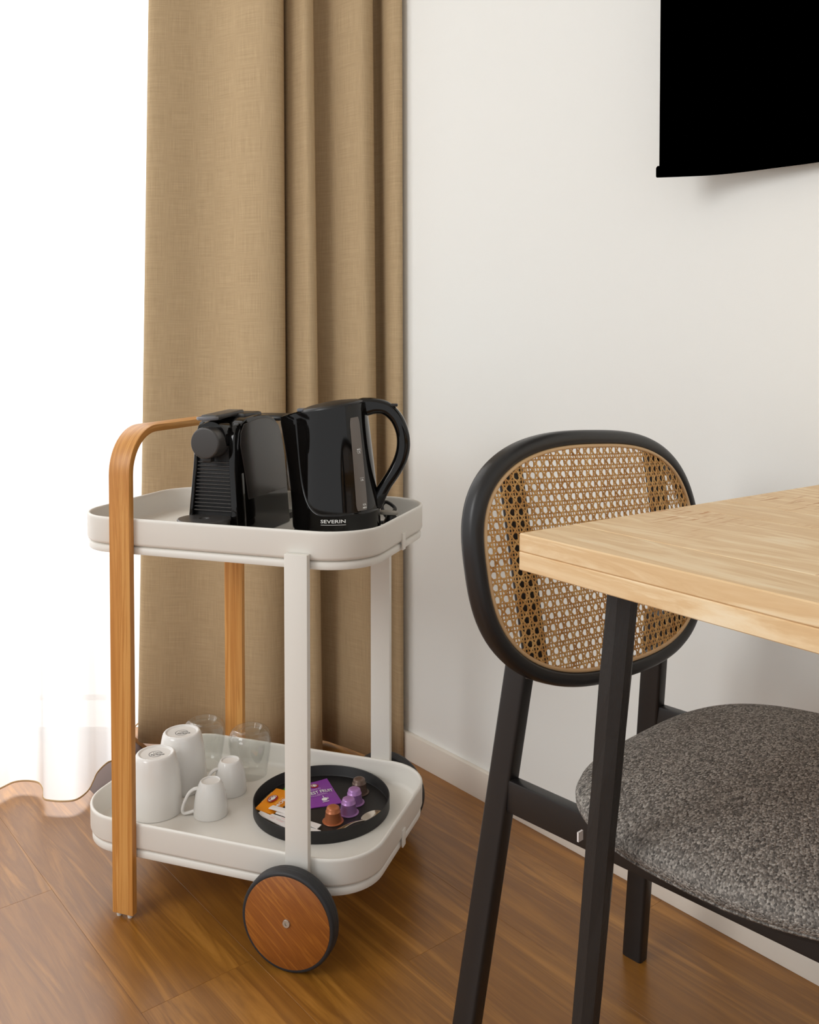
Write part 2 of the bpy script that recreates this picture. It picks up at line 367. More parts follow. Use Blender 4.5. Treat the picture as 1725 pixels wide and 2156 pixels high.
# pale garden chair beyond the glass
M_out = pbr('garden chair resin', rgb(196, 186, 176), .6)
gx = at_y(0, 1420, 2.95); gc = empty('garden_chair', (gx.x-.3, 2.95, -.002), 0, 'pale garden chair outside, dim behind the sheer curtain', 'chair')
sxx = gx.x-(gx.x-.3)
box('side_panel', (-.25, sxx+.045, 0, .05, .0+.02, .24), M_out, gc, .01)
box('arm', (-.25, sxx+.13, 0, .06, .25, .31), M_out, gc, .012)
box('seat', (-.25, .25, .06, .5, .16, .2), M_out, gc, .01)
box('backrest', (-.25, .25, .46, .5, .2, .6), M_out, gc, .01)
for q in ((-.23, .02), (.2, .02), (-.23, .44), (.2, .44)): box('leg', (q[0], q[0]+.035, q[1]+.02, q[1]+.055, 0, .25), M_out, gc, .004)

# ---------------------------------------------------------------- television (slightly curved, on an arm off the wall)
tvp = spline([Vector((*p, 0)) for p in ((.3837, 1.4131), (.4218, 1.4055), (.4619, 1.3942), (.4973, 1.3723), (.538, 1.3372), (.5812, 1.2974), (.66, 1.199), (.76, 1.075), (.9, .90))], 5)
tv = empty('television', (.62, 1.27, 1.2), 0, 'large black curved screen mounted high on the right-hand wall', 'television')
def ribbon(name, pts, th, z0, z1, mat, parent, org):
    vs = []; fs = []
    for i, p in enumerate(pts):
        a = pts[max(i-1, 0)]; b = pts[min(i+1, len(pts)-1)]; d = (b-a).normalized(); nrm = Vector((-d.y, d.x, 0))*th
        for q, z in ((p, z0), (p+nrm, z0), (p+nrm, z1), (p, z1)): vs.append((q.x-org[0], q.y-org[1], z-org[2]))
    for i in range(len(pts)-1):
        for j in range(4): fs.append((4*i+j, 4*i+(j+1) % 4, 4*i+4+(j+1) % 4, 4*i+4+j))
    fs += [(3, 2, 1, 0), tuple(4*(len(pts)-1)+k for k in range(4))]
    return mesh(name, vs, fs, mat, parent, bevel=.0015, seg=1, ang=50)
org = (.62, 1.27, 1.2)
ribbon('screen', [p+Vector((.004, .003, 0)) for p in tvp], .010, 1.215, 1.80, M_tv, tv, org)
ribbon('bottom_bezel', [p+Vector((-.0015, 0, 0)) for p in tvp], .014, 1.2, 1.216, M_tv, tv, org)
q = wp(.002, .62)
bk = box('wall_bracket', (-.12, .12, -.0, .022, .2, .4), M_tv, tv, .002); bk.location = (q.x-.62-.013, q.y-1.27-.012, 0); bk.rotation_euler = (0, 0, ang_t)

# ================================================================ bar cart
CA = -.3268; CX, CY = -.4893, 1.4711
cart = empty('bar_cart', (CX, CY, 0), CA, 'white two-tier bar cart with bent oak handle and wooden wheels', 'cart')
def cw(u, v, z=0): return Vector((CX+cos(CA)*u-sin(CA)*v, CY+sin(CA)*u+cos(CA)*v, z))
WL, TL, U, WP, V = .0392, .0118, .3151, .0385, .3752
# bent wood handle: front leg, top bar, rear leg (one bent piece with uv along the grain)
zt = .806; Ro = .078
path = [(0, 0)]; path += [(0, z) for z in (.1, .2, .3, .4, .5, .6, .7)]
path += [(Ro-Ro*cos(a), zt-Ro+Ro*sin(a)) for a in [pi/2*k/14 for k in range(15)]]
path += [(.13, zt), (V/2, zt), (V-.13, zt)]
path += [(V-Ro+Ro*sin(a), zt-Ro+Ro*cos(a)) for a in [pi/2*k/14 for k in range(15)]]
path += [(V, z) for z in (.7, .6, .5, .4, .3, .2, .1)] + [(V, 0)]
vs = []; uv = []; L = 0
for i, p in enumerate(path):
    a = Vector(path[max(i-1, 0)]); b = Vector(path[min(i+1, len(path)-1)]); d = (b-a).normalized(); nn2 = Vector((d.y, -d.x))
    if i: L += (Vector(p)-Vector(path[i-1])).length
    z0 = .006 if i in (0, len(path)-1) else 0
    for k, (x, t) in enumerate(((0, 0), (WL, 0), (WL, TL), (0, TL))):
        vs.append((x, p[0]+nn2.x*t, p[1]+nn2.y*t+z0)); uv.append((L, x+t*1.0))
fs = []
for i in range(len(path)-1):
    for j in range(4): fs.append((4*i+j, 4*i+(j+1) % 4, 4*i+4+(j+1) % 4, 4*i+4+j))
fs += [(3, 2, 1, 0), tuple(4*(len(path)-1)+k for k in range(4))]
h = mesh('bent_wood_handle', vs, fs, M_legwood, cart, uv=uv, bevel=.0012, seg=2, ang=60); h['label'] = 'bent oak handle and legs'
M_glide = pbr('glide', rgb(210, 205, 198), .5)
for vv in (TL/2, V-TL/2):
    for uu in (.009, .030): lathe('foot_glide', [(.004, 0), (.0045, .002), (.0045, .007)], M_glide, cart, 12, loc=(uu, vv, 0))
# posts
for vv in (0, V-TL): box('post', (U, U+WP, vv, vv+TL, .05, .6224), M_white, cart, .0015)
# trays
u0, u1, v0, v1 = -.0957, U+WP+.0887, TL, V-TL
def trayloop(ins, z, r):
    a = (u1-u0)/2-ins; b = (v1-v0)/2-ins; rr = max(r-ins, .004)
    return [((u0+u1)/2+x, (v0+v1)/2+y, z) for x, y in rrect(a, b, rr, 12)]
def make_tray(zf, zg, zr):
    R = .085
    prof = [(.006, zg), (.002, zg+.002), (.0004, zg+.006), (.0002, zr-.006), (-.0002, zr-.003), (.0008, zr-.0008), (.0024, zr), (.0044, zr-.0006), (.0056, zr-.003), (.0060, zr-.008), (.0066, zg+.010), (.0090, zg+.004), (.013, zg+.0022), (.02, zg+.0018)]
    v, f = rings([trayloop(i, z, R) for i, z in prof], cap0=True, cap1=True)
    t = mesh('tray', v, f, M_white, cart, smooth=True)
    prof = [(.004, zf), (.0034, zf+.001), (.0034, zg-.0034), (.005, zg-.002), (.0085, zg-.0005)]
    prof2 = [(.016, zg-.0005), (.016, zf+.0005), (.0155, zf)]
    v, f = rings([trayloop(i, z, R) for i, z in prof+prof2+[(.004, zf)]], cap0=False, cap1=False)
    mesh('tray_support', v, f, M_white, cart, smooth=True)
    vc = (v0+v1)/2
    box('clip', (u1-.001, u1+.0018, vc-.007, vc+.007, zf+.001, zg+.016), M_white, cart, .0006)
    box('clip', (u0-.0018, u0+.001, vc-.007, vc+.007, zf+.001, zg+.016), M_white, cart, .0006)
    # small round peg seen inside on the front side
ZT, ZB = .6131, .1118
make_tray(.598, .6113, .6571)
make_tray(.0963, .110, .1547)
lathe('screw_cap', [(.0045, 0), (.004, .0012), (.001, .0016)], pbr('cap', rgb(222, 214, 196), .5), cart, 14, loc=(.0196, V-TL-.0066, .640), rot=(pi/2, 0, 0))
# wheels
def wheel(yc, sgn):
    # yc: outer face v position, sgn -1 front (faces -v)
    w_ = mesh('wheel', *rings([[(r*cos(2*pi*j/64), y*sgn, r*sin(2*pi*j/64)) for j in range(64)] for r, y in
        ((.0670, .0), (.0705, .0012), (.0735, .001), (.0755, -.001), (.0762, -.005), (.0762, -.008), (.0755, -.0085), (.0762, -.009), (.0762, -.013), (.0755, -.0135), (.0762, -.014), (.0762, -.018), (.0745, -.022), (.067, -.022))]), M_rubber, cart, smooth=True, loc=(U+WP/2, yc, .0762))
    w_['label'] = 'black rubber tyre'
    mesh('wheel_disc', *rings([[(r*cos(2*pi*j/64), y*sgn, r*sin(2*pi*j/64)) for j in range(64)] for r, y in ((.0668, -.003), (.0700, .0), (.0700, .0016), (.0695, .002), (.006, .002))]), M_wheelwood, w_, smooth=True, rot=(0, .75, 0))['label'] = 'round oak wheel face'
    mesh('hub_bolt', *rings([[(r*cos(2*pi*j/20), y*sgn, r*sin(2*pi*j/20)) for j in range(20)] for r, y in ((.0064, .001), (.0064, .0032), (.0056, .0042), (.0024, .0042), (.0018, .0022))]), M_steel, w_, smooth=True)['label'] = 'steel hub bolt'
    mesh('axle', *rings([[(r*cos(2*pi*j/16), y*sgn, r*sin(2*pi*j/16)) for j in range(16)] for r, y in ((.009, -.02), (.009, -.032))]), M_white, w_, smooth=True)
wheel(-.032, -1); wheel(V+.032, 1)

# ================================================================ things on the top tray
def kettle():
    c = Vector((-.126, 1.57, 0)); c = Vector(((709-862.5)/F*1.57, 1.57, ZT))
    K = empty('kettle', c, 0, 'glossy black electric kettle on its power base, top tray', 'kettle')
    S = 1.57/F
    kx = lambda px: (px-709)*S
    kz = lambda py: H-(py-739)*S - ZT
    Z0 = .0145
    def surf(phi, t, off=0):
        # t 0..1 bottom to slanted top
        cx = -.008*t**1.3; r = .0748-.0155*t**1.15
        d = abs((phi-pi+pi) % (2*pi)-pi) if False else abs(((phi-pi)+pi) % (2*pi)-pi)
        lobe = (.026*t**1.5+.004*t)*exp(-(d/.42)**2)
        rr = r+lobe+off
        x = cx+rr*cos(phi); y = rr*sin(phi)
        zt_ = .2215+.155*x
        if d < .5: zt_ += -.004*(1-d/.5)
        return Vector((x, y, Z0+(zt_-Z0)*t))
    n = 96; ts = [0, .004, .02, .06]+[.1+.9*k/22 for k in range(23)]
    rs = [[surf(2*pi*j/n, t, -.001 if t == 0 else 0) for j in range(n)] for t in ts]
    rs.append([surf(2*pi*j/n, 1, -.003) for j in range(n)])
    rs.append([surf(2*pi*j/n, .975, -.004) for j in range(n)])
    v, f = rings(rs, cap1=True); mesh('body', v, f, M_blackgloss, K, smooth=True)
    # outer shell: base collar rising into the spout column
    def ztop(d):
        if d < .52: return 1.0
        if d > 1.35: return .155
        q = (d-.52)/.83; return .155+.85*(1-sqrt(max(0, 1-(1-q)**2.2))) if q > .0 else 1.
    cols = 128; rows = 18; vs = []; fs = []
    for k in range(rows+1):
        for j in range(cols):
            ph = 2*pi*j/cols; d = abs(((ph-pi)+pi) % (2*pi)-pi); t = .002+(ztop(d)-.002)*k/rows
            off = .0016 if k < rows else -.0002
            vs.append(surf(ph, min(t, 1), off))
    for k in range(rows):
        for j in range(cols): fs.append((k*cols+j, k*cols+(j+1) % cols, (k+1)*cols+(j+1) % cols, (k+1)*cols+j))
    mesh('collar_and_spout', vs, fs, M_blackgloss, K, smooth=True)
    lathe('power_base', [(.070, 0), (.0735, .001), (.0745, .005), (.0735, .010), (.068, .0135)], M_blacksatin, K, 64)
    # lid
    vs = []; nn_ = 64; rsl = []
    for rr, dz in ((.0545, -.002), (.0545, .0018), (.052, .0042), (.040, .0072), (.022, .0092), (.006, .0098)):
        rsl.append([(-.006+rr*cos(2*pi*j/nn_), rr*sin(2*pi*j/nn_)*.98, .2215+.155*(-.006+rr*cos(2*pi*j/nn_))+dz) for j in range(nn_)])
    v, f = rings(rsl); mesh('lid', v, f, M_blacksatin, K, smooth=True)
    box('lid_button', (kx(820), kx(838), -.009, .009, kz(856), kz(850)), M_blacksatin, K, .002, rot=(0, 0, 0))
    box('spout_filter', (kx(627), kx(641), -.014, .014, kz(866), kz(860)), M_rim, K, .001)
    # handle: P(zx,zy) from the photo's outline
    Pz_ = lambda zx, zy: Vector((kx(340+zx/2.974), 0, kz(800+zy/2.974)))
    cl = [Pz_(1205, 182), Pz_(1270, 170), Pz_(1340, 164), Pz_(1410, 180), Pz_(1472, 240), Pz_(1508, 325), Pz_(1516, 410), Pz_(1500, 490), Pz_(1462, 570), Pz_(1410, 650), Pz_(1372, 715), Pz_(1345, 770), Pz_(1320, 810)]
    thv = [.014, .0165, .0135, .012, .0112, .0112, .0118, .0118, .0112, .0105, .0115, .0125, .009]
    P = spline(cl, 6); nP = len(P)
    def sec(i, t):
        g = i/6; a = int(min(g, len(thv)-2)); th = thv[a]+(thv[a+1]-thv[a])*(g-a)
        return [(x, y) for x, y in rrect(.0125, th, .0088, 4)]
    v, f = sweep(P, sec, up=Vector((.01, 0, 1)) if False else Vector((0, 1, 0)))
    # with up = Y the side vector lies in the plane, the normal along Y: swap
    def sec2(i, t): return [(b, a) for a, b in sec(i, t)]
    v, f = sweep(P, sec2, up=Vector((0, 1, 0)))
    mesh('handle', v, f, M_blackgloss, K, smooth=True)
    # gauge
    vs = []; fs = []; nu = 8; nv = 30
    a0, a1 = radians(-58.5), radians(-40)
    for k in range(nv+1):
        t = .165+(.90-.165)*k/nv
        for j in range(nu+1):
            e = (j/nu-.5)*2; e = e*(1 if 1 < k < nv-1 else (.93 if k in (1, nv-1) else .8)); ph = (a0+a1)/2+e*(a1-a0)/2
            vs.append(surf(ph, t, .0008))
    for k in range(nv):
        for j in range(nu): a = k*(nu+1)+j; fs.append((a, a+1, a+nu+2, a+nu+1))
    g = mesh('water_gauge', vs, fs, pbr('gauge plastic', rgb(112, 104, 98), .25), K, smooth=True); g['label'] = 'grey translucent water level strip'
    def onK(phi0, z0, sc=1):
        def fn(x, y):
            ph = phi0+x/.072; t = (z0+y-Z0)/(.222-Z0); return surf(ph, t, .0014+.001)
        return fn
    mapgeo([textgeo('MAX', .0038, .00008), quad_(0, -.0026, .010, .0004), (lambda g_: ([(a, b-.0052, c) for a, b, c in g_[0]], g_[1]))(textgeo('1,7L', .0045, .00008))], onK(radians(-48), .148), 'gauge_marks', M_wprint, g)
    mapgeo([textgeo('1,0L', .0042, .00008), quad_(0, .0034, .009, .0004)], onK(radians(-47), .098), 'gauge_marks', M_wprint, g)
    mapgeo([textgeo('0,5L', .0042, .0001), (lambda g_: ([(a, b-.005, c) for a, b, c in g_[0]], g_[1]))(textgeo('MIN', .0042, .0001))], onK(radians(-46), .058), 'gauge_marks', M_wprint, g)
    # maker's name: measured text, width 42 mm
    tg = textgeo('SEVERIN', .0098, .00010); xs = [p[0] for p in tg[0]]; k_ = .0415/(max(xs)-min(xs)); tg = ([(p[0]*k_, p[1]*.80, 0) for p in tg[0]], tg[1])
    def fn(x, y):
        p = surf(-pi/2+x/.0748, max(.0, (.0345+y-Z0)/(.222-Z0)), .0019); return p
    o = mapgeo([tg, quad_(0, -.0056, .0415, .0006)], fn, 'lettering', M_wprint, K); o['label'] = 'light grey lettering with a line under it'
    # cord with plug, coiled at the back right
    q = [(.06, .05, .008), (.095, .075, .006), (.12, .055, .006), (.118, .02, .007), (.098, .0, .007), (.083, .012, .012), (.088, .045, .022), (.1, .062, .032), (.084, .076, .042), (.076, .070, .034), (.086, .052, .018), (.104, .03, .010), (.112, .018, .016)]
    tube('power_cord', q, .0033, M_blacksatin, K, 10, 8)
    pl = lathe('plug', [(.006, 0), (.009, .002), (.0095, .012), (.0075, .0155)], M_blacksatin, K, 20, loc=(.094, .03, .012), rot=(.1, 0, 0))
    mesh('plug_face', *rings([[(x, y, z) for x, y in rrect(a, b, min(a, b)*.95, 6)] for a, b, z in ((.0165, .0105, .0), (.0178, .0115, .0015), (.0178, .0115, .0035), (.0165, .0105, .005))]), pbr('plug grey', rgb(150, 144, 134), .5), K, smooth=True, loc=(.0885, .03, .0285), rot=(0, .06, .0))['label'] = 'light grey plug face'
def quad_(cx, cy, w_, h_):
    n = 8; v = []; f = []
    for k in range(n+1):
        x = cx-w_/2+w_*k/n; v += [(x, cy-h_/2, 0), (x, cy+h_/2, 0)]
        if k: f.append((2*k-2, 2*k, 2*k+1, 2*k-1))
    return v, f
kettle()

def coffee_machine():
    MA = radians(-18.0); org_ = (-.3286, 1.5020, ZT)
    K = empty('coffee_machine', org_, MA, 'small black capsule coffee machine with slatted front, top tray', 'coffee machine')
    prof = [(.016, 0), (.015, .05), (.013, .12), (.014, .16), (.019, .180), (.030, .196), (.050, .2035), (.09, .2065), (.125, .2045), (.150, .197), (.168, .184), (.180, .164), (.189, .13), (.197, .06), (.203, .0)]
    def hw(z): return .0470-.0065*(z/.2)
    def hf(z): return .0470-.0105*min(z, .15)/.13
    def extr(pr, x0, x1, name, mat, bev, inset=0):
        n = len(pr); vs = [(x0(z), y, z) for y, z in pr]+[(x1(z), y, z) for y, z in pr]
        fs = [tuple(range(n)), tuple(reversed(range(n, 2*n)))]+[(j, (j+1) % n, n+(j+1) % n, n+j) for j in range(n)]
        return mesh(name, vs, fs, mat, K, bevel=bev, seg=3, ang=50)
    # front column with recess for the slats: frame body set back, two gloss uprights beside the grill
    core = prof
    extr(core, lambda z: -hw(z), lambda z: hw(z), 'body', M_blackgloss, .004)
    extr([(.012, 0), (.011, .1), (.0115, .155), (.020, .18), (.03, .18), (.03, 0)], lambda z: -hf(z)+.003, lambda z: hf(z)-.003, 'front_panel', M_traymatt, .001)
    up = [(.001, 0), (.001, .05), (.004, .12), (.008, .172), (.016, .19), (.028, .198), (.034, .19), (.03, 0)]
    for s in (-1, 1):
        a, b = (lambda z: -hf(z)-.0004, lambda z: -hf(z)+.0065) if s < 0 else (lambda z: hf(z)-.0075, lambda z: hf(z)+.0034)
        extr(up, a, b, 'front_upright', M_blackgloss, .0025)
    # side panels (satin shell)
    sp = [(.044, .066), (.032, .12), (.021, .160), (.024, .180), (.036, .194), (.09, .200), (.124, .198), (.147, .191), (.163, .179), (.174, .161), (.183, .13), (.190, .066)]
    for s in (-1, 1):
        extr(sp, (lambda z: hw(z)-.003) if s > 0 else (lambda z: -hw(z)-.0012), (lambda z: hw(z)+.0012) if s > 0 else (lambda z: -hw(z)+.003), 'side_panel', M_side, .0008)['label'] = 'dark brown-grey side shell'
    # slats
    for k in range(14):
        z = .050+k*.0062; yy = .003+.004*(z/.13)
        v, f = boxg(-hf(z)+.0065, hf(z)-.0072, yy, yy+.0045, z, z+.0021); mesh('grill_slat', v, f, M_head, K, bevel=.0004, seg=1)
    # head drum facing the front
    hz = .166
    rs = [[(.001+r*cos(2*pi*j/48), y, hz+r*sin(2*pi*j/48)) for j in range(48)] for r, y in ((.0235, .03), (.0262, .012), (.0262, -.0196), (.0260, -.0220), (.0250, -.0234), (.0238, -.0238), (.0230, -.0239), (.004, -.0240))]
    v, f = rings(rs); d = mesh('head', v, f, M_head, K, smooth=True); d['label'] = 'round dark grey brewing head'
    rs = [[(r*cos(2*pi*j/48), y, hz+.006+r*sin(2*pi*j/48)) for j in range(48)] for r, y in ((.029, .03), (.0292, .004), (.0275, -.001))]
    v, f = rings(rs); mesh('head_collar', v, f, M_blackgloss, K, smooth=True)
    box('spout', (-.008, .008, -.016, -.002, .134, .142), M_blacksatin, K, .002)
    # lever on top
    v, f = boxg(-.0155, .0155, -.008, .085, .2025, .2110); v = [(x, y, z+.0045*(y+.008)/.093) for x, y, z in v]; mesh('lever', v, f, M_head, K, bevel=.0035, seg=3)
    rs = [[(.0015+r*cos(2*pi*j/40), -.014+r*.82*sin(2*pi*j/40), z) for j in range(40)] for r, z in ((.017, .2035), (.0184, .2045), (.0187, .2065), (.0184, .2085), (.0160, .2092), (.0140, .2072), (.005, .2056))]
    v, f = rings(rs); mesh('lever_tip', v, f, M_rim, K, smooth=True)['label'] = 'grey rimmed oval lever tip'
    box('hinge_block', (-.030, .030, .060, .125, .198, .2105), M_blacksatin, K, .005)
    mapgeo([textgeo('NESPRESSO', .0042, .0001)], lambda x, y: Vector((-y*1.0+.004, .073-x*0+0, .2129)) if False else Vector((x, .066+y, .2150)), 'lettering', M_wprint, K)['label'] = 'small white lettering along the top'
    # drip tray on its base
    lathe('drip_tray', [(.040, .0), (.042, .002), (.042, .036), (.0435, .038), (.0435, .0412), (.0428, .0423), (.0415, .0425), (.0095, .0425), (.0085, .0423), (.0075, .0405), (.0075, .038)], M_head, K, 56, loc=(-.003, -.019, 0))['label'] = 'round grey cup stand with a small hole'
    box('drip_base', (-.03, .03, -.028, .02, 0, .036), M_blackgloss, K, .003)
    # water tank behind
    v, f = rings([[(x, .235+y, z) for x, y in rrect(.038+e, .030+e, .02, 6)] for e, z in ((-.003, .012), (-.001, .02), (0, .06), (.001, .187))], cap1=True)
    mesh('water_tank', v, f, M_tank, K, smooth=True)['label'] = 'clear plastic water tank'
    v, f = rings([[(x, .235+y, z) for x, y in rrect(.040+e, .032+e, .02, 6)] for e, z in ((0, .187), (.001, .189), (.001, .194), (-.002, .197))])
    mesh('tank_lid', v, f, M_blacksatin, K, smooth=True)
    box('rear_foot', (-.035, .035, .19, .26, 0, .012), M_blacksatin, K, .002)
coffee_machine()

# ================================================================ things on the lower tray
def ctr(px, py, z): p = at_z(px, py, z); return Vector((p.x, p.y, z))
def mug(px, py, label):
    c = ctr(px, py, ZB)
    o = empty('mug', c, radians(8), label, 'mug', 'tall upturned mugs')
    pr = [(.0425, .001), (.0445, 0), (.0458, .0008), (.0458, .004), (.0438, .045), (.0405, .075), (.0362, .097), (.0345, .1020), (.0325, .1042), (.0308, .1050), (.0288, .1045), (.0276, .1028), (.0255, .1024)]
    lathe('cup_body', pr, M_porc, o, 64)
    R_ = radians(4)
    st = [arcgeo(.0088, .0095, radians(35), radians(325), 30, sy=1)]
    a, b = textgeo('Farkona', .0058, .00012); st.append(([(x+.003, y-.0028, 0) for x, y, _ in a], b))
    a, b = textgeo('Lisboa', .0050, .00006); st.append(([(x+.003, y+.0028, 0) for x, y, _ in a], b))
    mapgeo(st, lambda x, y: Vector((.000+x*1.25*cos(R_)-y*1.25*sin(R_), -.002+1.25*(-x*sin(-R_)+y*cos(R_)), .1027)), 'maker_stamp', M_print, o)['label'] = 'small grey round stamp with script lettering'
mug(329, 1706, 'tall white mug upside down, nearest the wooden leg of the cart')
mug(384, 1655, 'tall white mug upside down, second mug behind the front one')
def espresso(px, py, label, ha):
    c = ctr(px, py, ZB); o = empty('espresso_cup', c, ha, label, 'cup', 'small upturned espresso cups')
    pr = [(.0278, .001), (.0290, 0), (.0300, .0008), (.0300, .004), (.0288, .022), (.0262, .038), (.0222, .0515), (.0195, .0568), (.0180, .0592), (.0168, .0600), (.0152, .0595), (.0145, .0578), (.013, .0574)]
    lathe('cup_body', pr, M_porc, o, 56)
    v, f = sweep(spline([Vector(p) for p in ((-.022, 0, .047), (-.030, 0, .0455), (-.0385, 0, .038), (-.0462, 0, .022), (-.0490, 0, .010), (-.0460, 0, .0045), (-.0380, 0, .0048), (-.029, 0, .0075))], 7), lambda i, t: circ(.0028, 10, .0042), up=Vector((0, 1, 0)))
    mesh('handle', v, f, M_porc, o, smooth=True)
espresso(444, 1713, 'small white espresso cup upside down with handle towards the mugs', radians(8))
espresso(485, 1666, 'small white espresso cup upside down behind the other one, by the glasses', radians(25))
def tumbler(px, py, label):
    c = ctr(px, py, ZB); o = empty('drinking_glass', c, 0, label, 'glass', 'clear upturned tumblers')
    out = [(.0300, 0), (.0318, .0012), (.0345, .02), (.0385, .045), (.0408, .064), (.0400, .077), (.0360, .0865), (.030, .0915), (.024, .0925)]
    inn = [(.020, .0835), (.028, .0830), (.0345, .0790), (.0382, .071), (.0388, .062), (.0368, .045), (.0330, .02), (.0300, .0015), (.0296, 0)]
    lathe('bowl', out+inn, M_glass, o, 56, cap0=False, cap1=True)
tumbler(527, 1631, 'clear glass tumbler upside down, in front of the far wooden leg')
tumbler(431, 1612, 'clear glass tumbler upside down behind the tall mugs')
# round tray
TC = cw(.272, .2325, ZB)
rt = lathe('round_tray', [(.1188, 0), (.1208, .0006), (.1215, .002), (.1215, .0218), (.1211, .0224), (.1197, .0224), (.1192, .0218), (.1192, .0045), (.118, .003), (.116, .003)], M_traymatt, None, 128, loc=TC)
tag(rt, 'round black metal tray holding capsules, sachets and a spoon', 'tray')
ZC = ZB+.0033
def capsule(px, py, col, label, tilt=0):
    c = ctr(px, py, ZC); m = pbr('capsule foil', rgb(*col), .34, .35)
    pr = [(.0182, .0), (.0187, .0006), (.0183, .0014), (.0152, .0017), (.0148, .003), (.0142, .007), (.0128, .0172), (.0131, .0178), (.0127, .0186), (.0121, .0192), (.0112, .0234), (.0105, .0250), (.0086, .0262), (.0042, .0274), (.0022, .0270), (.0008, .0272)]
    o = lathe('coffee_capsule', pr, m, None, 44, loc=c); tag(o, label, 'coffee capsule', 'coffee capsules')
capsule(701.5, 1729, (186, 112, 72), 'copper-brown coffee capsule, nearest the front of the round tray')
capsule(734, 1711, (178, 132, 190), 'light purple coffee capsule beside the copper one')
capsule(746.3, 1690, (178, 132, 190), 'light purple coffee capsule between the other purple one and the dark one')
capsule(756.5, 1668, (112, 92, 82), 'dark taupe coffee capsule at the back')
# spoon
def spoon():
    b = ctr(784, 1718, ZC+.006); e = ctr(702, 1760, ZC+.004)
    d = (e-b); d.z = 0; d.normalize()
    o = empty('teaspoon', b, atan2(d.y, d.x), 'steel teaspoon lying face up on the black round tray', 'spoon')
    M = pbr('polished steel', rgb(196, 186, 174), .1, 1)
    vs = []; fs = []; na, nr = 36, 9
    for s_ in (0, 1):
        for i in range(nr+1):
            r = i/nr
            for j in range(na):
                a = 2*pi*j/na; x = .0235*r*cos(a); y = .0145*r*sin(a)*(1+.12*cos(a+pi)*r)
                vs.append((x-.0, y, -.0052+.0058*r**2 - (.0012 if s_ else 0)*(1 if r < 1 else .6)+.0004*x/.02))
    m_ = (nr+1)*na
    for s_ in (0, 1):
        for i in range(nr):
            for j in range(na): a = s_*m_+i*na+j; b2 = s_*m_+i*na+(j+1) % na; fs.append((a, b2, b2+na, a+na))
    for j in range(na): fs.append((nr*na+j, nr*na+(j+1) % na, m_+nr*na+(j+1) % na, m_+nr*na+j))
    mesh('bowl', vs, fs, M, o, smooth=True)
    P = spline([Vector(p) for p in ((.0215, 0, .0006), (.028, 0, .0018), (.045, 0, .0048), (.062, 0, .0044), (.074, 0, .0030), (.084, 0, .0016))], 6)
    wd = [.0032, .0024, .0024, .0034, .0050, .0056]
    def sec(i, t):
        g = i/6; a = int(min(g, 4)); w_ = wd[a]+(wd[a+1]-wd[a])*(g-a)
        if t > .97: w_ *= .55
        return [(x, y) for x, y in rrect(w_, .0008, .0007, 2)]
    v, f = sweep(P, sec); mesh('stem', v, f, M, o, smooth=True)
spoon()
# tea sachets: local frame (x right, y up) on a quad given by photo corners
def sachet(corners, zs, name, mat, label, group, cat, marks_=(), th=.0012, bulge=.0015, edge=None):
    P = [at_z(x, y, z) for (x, y), z in zip(corners, zs)]   # order: bl, br, tr, tl of the printed face
    c = sum(P, Vector())/4
    o_ = None; n = 10
    def S(a, b, off=0.):   # a,b in 0..1
        p = P[0]*(1-a)*(1-b)+P[1]*a*(1-b)+P[2]*a*b+P[3]*(1-a)*b
        e = min(a, b, 1-a, 1-b); hgt = bulge*min(1, max(0, (e-.06))/.18)+.0004*sin(a*9+b*5)
        return p-c+Vector((0, 0, th+hgt+off))
    vs = []; fs = []
    for k in range(n+1):
        for j in range(n+1): vs.append(S(j/n, k/n))
    for k in range(n+1):
        for j in range(n+1): q = S(j/n, k/n); vs.append(q-Vector((0, 0, th)))
    W = n+1; B = W*W
    for k in range(n):
        for j in range(n):
            a = k*W+j; fs += [(a, a+1, a+W+1, a+W), (B+a, B+a+W, B+a+W+1, B+a+1)]
    for j in range(n):
        fs += [(j, B+j, B+j+1, j+1), (n*W+j, n*W+j+1, B+n*W+j+1, B+n*W+j), (j*W, (j+1)*W, B+(j+1)*W, B+j*W), (j*W+n, B+j*W+n, B+(j+1)*W+n, (j+1)*W+n)]
    o = mesh(name, vs, fs, mat, None, smooth=True, loc=c); tag(o, label, cat, group)
    for gs, m, nm, lb in marks_:
        q = mapgeo(gs, lambda a, b: S(a, b, .0006+(.0004 if nm == 'lettering' else .0)), nm, m, o)
        if lb: q['label'] = lb
    return o
def tg(s, size, cx, cy, bold=0, asp=1., rot=0):
    v, f = textgeo(s, size, bold*size); return [(cx+(x*cos(rot)-y*sin(rot)), cy+(x*sin(rot)+y*cos(rot))*asp, 0) for x, y, _ in v], f
def disc(cx, cy, rx, ry, n=28):
    v = [(cx, cy, 0)]+[(cx+rx*cos(2*pi*k/n), cy+ry*sin(2*pi*k/n), 0) for k in range(n)]
    return v, [(0, 1+k, 1+(k+1) % n) for k in range(n)]
M_or = pbr('orange paper', rgb(246, 152, 18), .42); M_pu = pbr('purple paper', rgb(140, 62, 164), .42); M_gr = pbr('green paper', rgb(78, 160, 26), .42)
M_red = pbr('red print', rgb(165, 14, 22), .5); M_sug = pbr('white paper', rgb(232, 226, 222), .7); M_pale = pbr('pale print', rgb(250, 205, 130), .5); M_lil = pbr('lilac print', rgb(214, 170, 224), .5)
